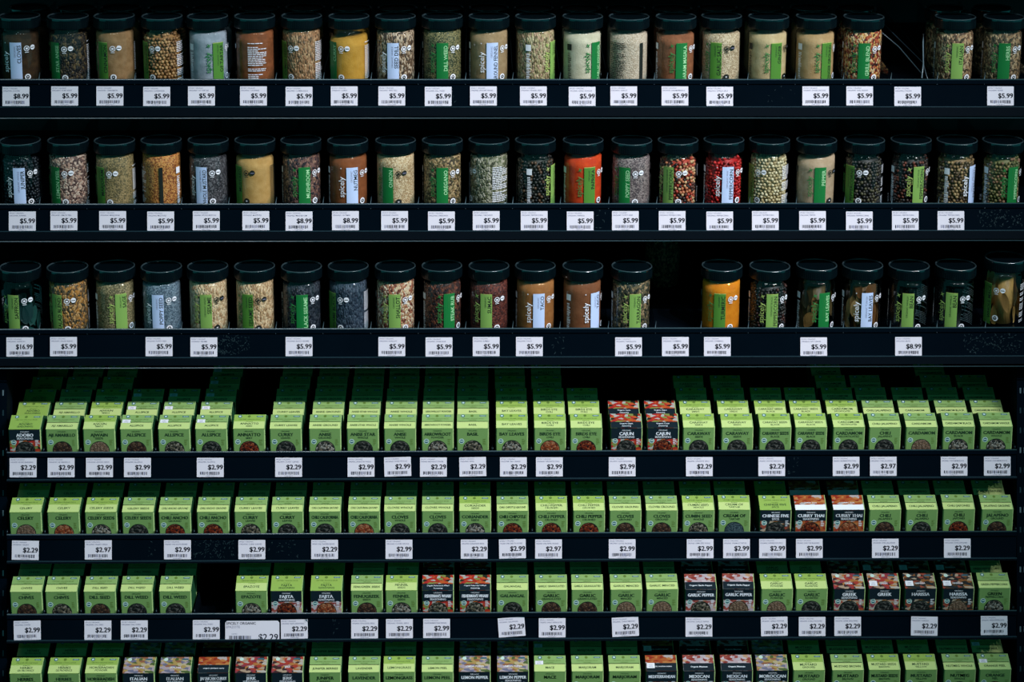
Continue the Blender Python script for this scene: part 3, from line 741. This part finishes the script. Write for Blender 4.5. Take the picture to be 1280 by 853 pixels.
# lanes: (left px, right px, name, sub, style, window, photo, top kind, sticker, how many deep)
def G(x0, x1, n, s, w_, top='slit', deep=2, st=0, rot=0): return (x0, x1, n, s, 'green', w_, None, top, st, deep, rot)
def PH(x0, x1, n, s, w_, ph, deep=2, st=0, rot=0): return (x0, x1, n, s, 'photo', w_, ph, 'plain', st, deep, rot)
def HY(x0, x1, n, s, w_, ph, deep=2, rot=0): return (x0, x1, n, s, 'hybrid', w_, ph, 'plain', 0, deep, rot)
K1 = [HY(10,51,'ADOBO','SEASONING','bk','redveg',5), G(56,98,'AJI AMARILLO','','br','slit',5), G(103,144,'AJWAIN','SEEDS','tn','plain',5),
 G(150,190,'ALLSPICE','','br','slit',3,1), G(198,237,'ALLSPICE','','gr','slit',3,1), G(244,283.6,'ALLSPICE','','bk','slit',5,1),
 G(291,331,'ANNATTO','SEED','rd','plain',1), G(337,377,'CURRY','LEAVES','bk','slit',5), G(386.5,426,'ANISE','GROUND','wh','slit',5),
 G(433,474,'ANISE STAR','WHOLE','bk','slit',5), G(480,520,'ANISE','WHOLE','bk','slit',5), G(527,567,'ARROWROOT','POWDER','wh','slit',5),
 G(571,611,'BASIL','','gr','slit',5), G(620,660,'BAY LEAVES','','wh','plain',5), G(668,707.5,'BIRDS EYE','CHILI','or','plain',5),
 G(713,753,'BIRDS EYE','CHILI','rd','plain',3), PH(762.5,804,'CAJUN','SEASONING','bk','redveg',2), PH(809,849,'CAJUN','SEASONING','rd','redveg',2),
 G(854,894,'CARAWAY','SEEDS','bk','plain',4), G(902,942,'CARAWAY','SEEDS','bk','plain',4), G(949,990,'CARAWAY SEEDS','BLACK','bk','plain',3),
 G(994,1034.6,'CARAWAY SEEDS','BLACK','bk','plain',3), G(1041.5,1081.5,'CARDAMOM','DECORTICATED','bk','plain',5), G(1086.6,1126.6,'CHILI','JALAPENO','bk','slit',4),
 G(1132,1173,'CARDAMOM','','tn','slit',3), G(1179,1219,'CARDAMOM','BLACK','wh','slit',5,0,-1.5), G(1226,1266,'CARDAMOM','WHOLE','wh','slit',4,0,-1)]
K2 = [G(11.6,51.5,'CELERY','','tn','plain'), G(59,99,'CELERY','','or','plain'), G(106,146,'CELERY SEEDS','','wh','plain'), G(152.6,192,'CELERY SEEDS','','bk'),
 G(198,238.5,'CHILI ANCHO','GROUND','rd'), G(246,286,'CHILI ANCHO','GROUND','rd'), G(293,333,'CURRY','LEAVES','gr'), G(339,379,'CURRY','LEAVES','bk'),
 G(386,426,'CHILI CALIFORNIA','GROUND','bk'), G(435,475,'CHILI CALIFORNIA','GROUND','or'), G(480,520,'CLOVES','WHOLE','bk'), G(527.5,567,'CLOVES','WHOLE','bk'),
 G(575,613,'CORIANDER','SEEDS','wh','plain'), G(621,660.6,'CHILI CHIPOTLE','GROUND','rd'), G(670,709,'CHILI PEPPER','CRUSHED','rd','plain'), G(717,756,'CHILI PEPPER','CRUSHED','rd','plain'),
 G(762,802,'CLOVES','GROUND','br'), G(808,847,'CLOVES','GROUND','br'), G(854,893,'CUMIN SEED','WHOLE','gr','plain',2), G(898,939,'CREAM OF','TARTAR','bl','plain',2,0,-1.5),
 HY(950,989.5,'CHINESE FIVE','SPICE','bk','dark'), PH(994,1034,'CURRY THAI','SEASONING','rd','curry'), PH(1041.5,1081.5,'CURRY THAI','SEASONING','or','curry'),
 G(1086.6,1127,'CHILI','JALAPENO','br'), G(1132.5,1173,'CHILI','JALAPENO','bk'), G(1179,1219,'CHILI','JAPONES','rd','slit',2,0,-1), G(1228,1266.5,'JALAPENO','GROUND','br')]
K3 = [G(12,53,'CHIVES','','br'), G(56,97,'CHIVES','','gr'), G(104,145,'DILL SEED','','br'), G(150,191,'DILL WEED','','bk'), G(199,238.5,'DILL WEED','','bk'),
 G(294,334,'EPAZOTE','','wh','plain'), HY(338,378,'FAJITA','SEASONING','rd','pale'), HY(387.5,428,'FAJITA','SEASONING','or','pale'), G(438.6,478,'FENUGREEK','SEEDS','br'),
 G(482,521.6,'FENNEL','SEEDS','wh','plain'), PH(527.5,567.5,"FISHERMAN'S WHARF",'SEASONING','gr','redveg'), PH(574,614,"FISHERMAN'S WHARF",'SEASONING','gr','redveg'), G(621,660.6,'GALANGAL','','bk'),
 G(669.6,709,'GARLIC','GRANULATED','br'), G(715,754,'GARLIC','GRANULATED','br'), G(763,803,'GARLIC','MINCED','tn'), G(807.6,848,'GARLIC','MINCED','tn','slit',2,0,1.5),
 PH(856.5,896.5,'GARLIC PEPPER','','gr','pale'), PH(904,944,'GARLIC PEPPER','','tn','pale',2,0,-3), G(952,991,'GARLIC','POWDER','tn','plain'), G(994,1036,'GARLIC','ROASTED','bk','plain'),
 PH(1041,1083,'GREEK','SEASONING','bk','greek'), PH(1085,1127,'GREEK','','dark','greek',2,1) if 0 else PH(1085,1127,'GREEK','','bk','greek',2,1),
 PH(1130.5,1172,'HARISSA','','bk','dark',2,1), PH(1178,1219,'HARISSA','SEASONING','tn','dark',2,1), G(1224,1263,'GREEN','PEPPERCORN','wh','slit',2,0,-1)]
K4 = [G(11.6,51.5,'HERBES','DE PROVENCE','br','plain'), G(59,100,'HERBES','DE PROVENCE','br','plain'), G(105,147,'HORSERADISH','POWDER','tn','plain'),
 PH(153,193,'ITALIAN','SEASONING','gr','herb'), PH(198.5,238.5,'ITALIAN','SEASONING','gr','herb'), PH(246,287,'JAMAICAN CURRY','SEASONING','tn','curry'),
 PH(294,333,'JERK','SEASONING','rd','greek'), PH(339,379,'JERK','SEASONING','rd','greek'), G(386.5,426,'JUNIPER','BERRIES','bk'), G(435,475,'LAVENDER','','bl'),
 G(479,519,'LEMONGRASS','','gr','plain'), G(527,567,'LEMON PEEL','','tn'), PH(574,613,'LEMON PEPPER','','gr','herb'), PH(622,660.6,'LEMON PEPPER','SEASONING','gr','herb'),
 G(668,707.5,'MACE','','or','slit',2,1), G(715,754,'MARJORAM','','gr'), G(761,801,'MARJORAM','','gr'), PH(807.6,847,'MEDITERRANEAN','','rd','curry',2,1),
 PH(854.5,894,'MEXICAN','SEASONING','rd','pale'), PH(901,942,'MEXICAN','SEASONING','rd','pale'), PH(946,986,'MOROCCAN','SEASONING','or','herb'),
 G(991,1032,'MUSTARD','GROUND','br','plain'), G(1039,1081.5,'MUSTARD','BROWN','bk'), G(1084,1128,'MUSTARD SEEDS','BROWN','bk','plain'),
 G(1131,1173,'MUSTARD','YELLOW','bk','plain'), G(1179.5,1221,'NUTMEG','WHOLE','bl'), G(1223,1266,'ORANGE','PEEL','or','slit',2,1)]
CROWS = [(K1, 536.0, (564.5, 598, 601, None)), (K2, 639.5, (667, 699.8, 703, None)), (K3, 738.5, (766.5, 798.5, 802, None)), (K4, 840.5, (868, 900, 904, None))]
def nwords(t): return len(re.findall(r"[A-Za-z0-9][A-Za-z0-9'-]*", t))
def clip(a, b, c):
    for t in (a+b+c, a+c, a.replace('black and green ', '').replace('photo printed ', '').replace('green ', '')+c, a+c.replace(' carton', '').replace(' the ', ' ')):
        if nwords(t) <= 16: return t
    t = t.replace('carton row', 'row').replace('next to the ', 'by ')
    if nwords(t) <= 16: return t
    t = t.replace(' between two others alike', ' between two alike').replace(' at the end of the row', ' at the end')
    return t if nwords(t) <= 16 else t.replace(' carton ', ' ')
CWORD = ['topmost carton row', 'second carton row', 'third carton row', 'bottom carton row']
PWORD = {'redveg': 'red vegetable', 'curry': 'red curry', 'pale': 'pale garlic', 'dark': 'dark food', 'herb': 'herb', 'greek': 'red tomato'}
WWORD = {'bk': 'black', 'br': 'brown', 'rd': 'red', 'or': 'orange', 'tn': 'tan', 'gr': 'grey green', 'wh': 'white and black', 'bl': 'blue grey'}
YF = 14.0
cache = {}
lane_names = []
for ri, (row, sh, lines) in enumerate(CROWS):
    shy = YF - CH*math.sin(T)
    lane_names.append([])
    zf = None
    zrow = P(620, sh, shy*.001).z*1000 - CH*math.cos(T)
    names = [(n+' '+s).strip().lower() for _, _, n, s, *_ in row]
    for li, (x0, x1, name, sub, style, win, photo, top, st, deep, rot) in enumerate(row):
        q = random.Random(ri*1000+li)
        key = (name, sub, style, win, photo, top, st)
        if key not in cache: cache[key] = carton_parts(name, sub, style, win, photo, top, st)
        body, tp, wn = cache[key]
        # neighbours with the same name are told apart by the lane on the other side
        same = [k for k, nn in enumerate(names) if nn == names[li]]
        word = names[li].replace('decorticated', 'without pods')
        side = ''
        if len(same) > 1:
            if li == same[0]: side = f" next to the {names[li-1]} carton" if li else ' at the very end of the row'
            elif li == same[-1]: side = f" next to the {names[li+1]} carton" if li+1 < len(row) else ' at the end of the row'
            else: side = ' between two others alike'
        lane_names[-1].append((word, side))
        xc = (x0+x1)/2
        kind = 'green' if style == 'green' else ('black and green' if style == 'hybrid' else 'photo printed')
        X0 = P(xc, sh, shy*.001).x
        for d in range(deep):
            jit = q.uniform(-.8, .8) if d else 0
            yy = YF + d*PITCH*math.cos(T); zz = zrow + d*PITCH*math.sin(T)
            r = empty('spice_carton', (X0 + jit*.001, yy*.001, (zz+.2)*.001))
            tilt(r, math.radians((rot if d == 0 else 0) + q.uniform(-.5, .5)))
            if rot and d == 0: r.location.y -= .0012; r.location.z += .0006
            link('carton_body', body, r); link('top_panel', tp, r); link('window', wn, r)
            if d == 0:
                tag(r, clip(f"{kind} {word} carton", f", {WWORD[win]} window", f"{side}, {CWORD[ri]}"), 'carton', 'front cartons on the ' + CWORD[ri])
            else:
                rank = ['', 'second', 'third', 'fourth', 'fifth'][d]
                tag(r, clip(f"{rank} {word} carton", " from the front", f"{side}, {CWORD[ri]}"), 'carton', 'cartons queued behind the front ones, ' + CWORD[ri])
    cs = [(a[0]+a[1])/2 for a in row]
    if ri == 2: cs = sorted(cs + [266])
    rr, cx_, Z_ = shelf('carton', lines[0], lines[1], lines[2], mids(cs), f"black price channel shelf carrying the {CWORD[ri]}", zrow, YF, XL*1000, XR*1000)
    for k, (a, b_, n) in enumerate({0: [(985, 1000, 10)], 1: [(242, 292, 90), (335, 372, 26), (185, 195, 8)], 2: [(415, 425, 6)], 3: []}[ri]):
        residue(rr, cx_, Z_, a, b_, lines[0]+8, lines[1]-3, n, 77+ri*10+k)

# ------------------------------------------------------------------ price tags
def price_tag(px, py, price, line, label, rz=0, big=False, seed=0, group=None, curl=False):
    q = random.Random(seed)
    w_, h_ = (33.5, 24.0) if not big else (67.5, 26)
    p = P(px, py, .0012)
    b = MB(); f = lambda x, z: (x, 0, z); g = lambda x, z: (x, -.1, z)
    cor = 2.2 if big else .3
    outline = [(cor,-h_),(w_-cor,-h_),(w_,-h_+cor),(w_,-cor),(w_-cor,0),(cor,0),(0,-cor),(0,-h_+cor)]
    b.add([(x,0,z) for x,z in outline]+[(x,.25,z) for x,z in outline], [tuple(range(8)), tuple(range(15,7,-1))]+[(i,8+i,8+(i+1)%8,(i+1)%8) for i in range(8)], M_PAPER)
    if curl: b.add([(w_-4,-.2,0),(w_+.2,-1.6,-3.8),(w_-.4,-3.4,.8)], [(0,1,2)], M_PAPER)
    if not big:
        b.text(g, 'SPICELY ORGANIC', 1.2, -2.9, 1.5, M_INKG, 0, 22, 'l')
        b.text(g, 'ORGANIC '+line, 1.2, -6.0, 1.7, M_INKG, .006, 28, 'l')
        for dx in (0, .42): b.text(g, price, w_-1.2+dx, -14.6, 5.9, M_INK, .012, 20.5, 'r')
        x = 4.0
        while x < w_-5:
            t = q.uniform(.35, 1.25); b.rect(g, x, x+t, -21.4+q.choice((0,0,.5)), -17.4, M_INK if q.random() < .75 else M_INKG); x += t+q.uniform(.35, .9)
        b.text(g, '0 84783 0%04d 5' % q.randint(1000, 9999), w_/2, -23.3, 1.1, M_INKG, 0, 16)
    else:
        b.text(g, 'SPICELY ORGANIC', 1.2, -4.6, 3.2, M_INK, .015, 37, 'l'); b.text(g, 'EPAZOTE', 1.2, -9.0, 2.9, M_INKG, 0, 18, 'l')
        x = 5.0
        while x < 32:
            t = q.uniform(.4, 1.4); b.rect(g, x, x+t, -25.6, -18.6, M_INK if q.random() < .8 else M_INKG); x += t+q.uniform(.4, .9)
        b.text(g, '0 84783', 8, -17, 1.5, M_INKG, 0, 12, 'l')
        b.text(g, price, w_-1.5, -24.2, 7.8, M_INK, .018, 30, 'r')
    o = b.build('price_tag'); o.location = p; o.rotation_euler = (0, math.radians(rz), 0)
    tag(o, label, 'price tag', group)
def price_word(p): return p.replace('$', '').replace('.', ' dollar ')
JT = [
 (108, [3,64,120.5,179,235,300,357,413.5,473,531,587.5,650,711,763,827,883,1003,1058,1118,1234], {0:'$8.99'}),
 (264, [11,63,124,184,241,303,357,415,476.5,535,591,651,708.5,765,823.5,883,940,999,1057.5,1115,1172], {6:'$8.99',7:'$8.99'}),
 (421.5, [8,62.5,182,238,357,473,532,591,645,769,827.5,880,1000.5,1119], {0:'$16.99',13:'$8.99'}),
]
for ri, (py, xs, odd) in enumerate(JT):
    row = (ROW1, ROW2, ROW3)[ri]; used = {}
    for k, x in enumerate(xs):
        c = x+16.7
        j = min(range(len(row)), key=lambda i: abs(row[i][0]-c))
        near = abs(row[j][0]-c) < 26 and j not in used
        pr = odd.get(k, '$5.99')
        if near: used[j] = 1; where = f"under the jar of {row[j][10]}"
        elif abs(row[j][0]-c) >= 26: where = 'under the gap between jars'
        else: where = f"just beside the tag for {row[j][10]}"
        ln = row[j][3]
        price_tag(x, py + (0 if k % 3 else .5), pr, ln, clip(f"white {pr} tag {where}", "", f", {SHELF_WORD[ri]}"), 0, False, ri*100+k, 'price tags on the '+SHELF_WORD[ri])
CT = [
 (573, 571, [(12,'2.29'),(59.5,'2.99'),(107.5,'2.99'),(155,'2.99'),(246,'2.99'),(344,'2.29'),(434.5,'2.99'),(480,'2.99',-1.5),(525,'2.29'),(574,'2.29',-1),(625,'2.29'),(670,'2.99'),(761,'2.99'),(857.5,'2.29'),(948,'2.29'),(1041,'2.99'),(1087.5,'2.97'),(1176,'2.99'),(1230,'2.99')]),
 (676, 673.5, [(15,'2.29',1),(106,'2.97'),(205,'2.99'),(298,'2.99'),(389,'2.29'),(482,'2.99'),(576,'2.29'),(623.6,'2.99',-1),(669,'2.97'),(761,'2.99'),(858.5,'2.99'),(904,'2.99'),(949,'2.99'),(995,'2.99'),(1090,'2.29'),(1180,'2.29')]),
 (776.8, 770.2, [(17,'2.99',-1),(105.5,'2.29'),(151,'2.29'),(241,'2.99'),(351,'2.29',-.6),(439,'2.29'),(482.5,'2.29'),(529,'2.99'),(622,'2.29',-4),(673.5,'2.99'),(764.5,'2.29',-2.5),(857,'2.29'),(951,'2.29',-1),(998.5,'2.29'),(1043,'2.29'),(1139,'2.29',1),(1226,'2.99')]),
]
for ri, (pl, prr, tags) in enumerate(CT):
    row = CROWS[ri][0]; used = set()
    for k, t in enumerate(tags):
        x, pr = t[0], '$'+t[1]; rz = t[2] if len(t) > 2 else 0
        c = x+16.7
        cand = sorted(range(len(row)), key=lambda i: abs((row[i][0]+row[i][1])/2-c))
        j = cand[0] if cand[0] not in used else cand[1]
        used.add(j)
        wd, sd = lane_names[ri][j]
        nm = wd.upper()
        price_tag(x, pl + (prr-pl)*x/1280, pr, nm, clip(f"white {pr} tag below the {wd} carton", "", f"{sd}, {CWORD[ri]}"), rz, False, 900+ri*100+k, 'price tags under the '+CWORD[ri], curl=(ri == 2 and k == 4))
price_tag(281.5, 776.6, '$2.29', 'EPAZOTE', 'wide rounded white epazote price tag twice the width of the others', 0, True, 5)
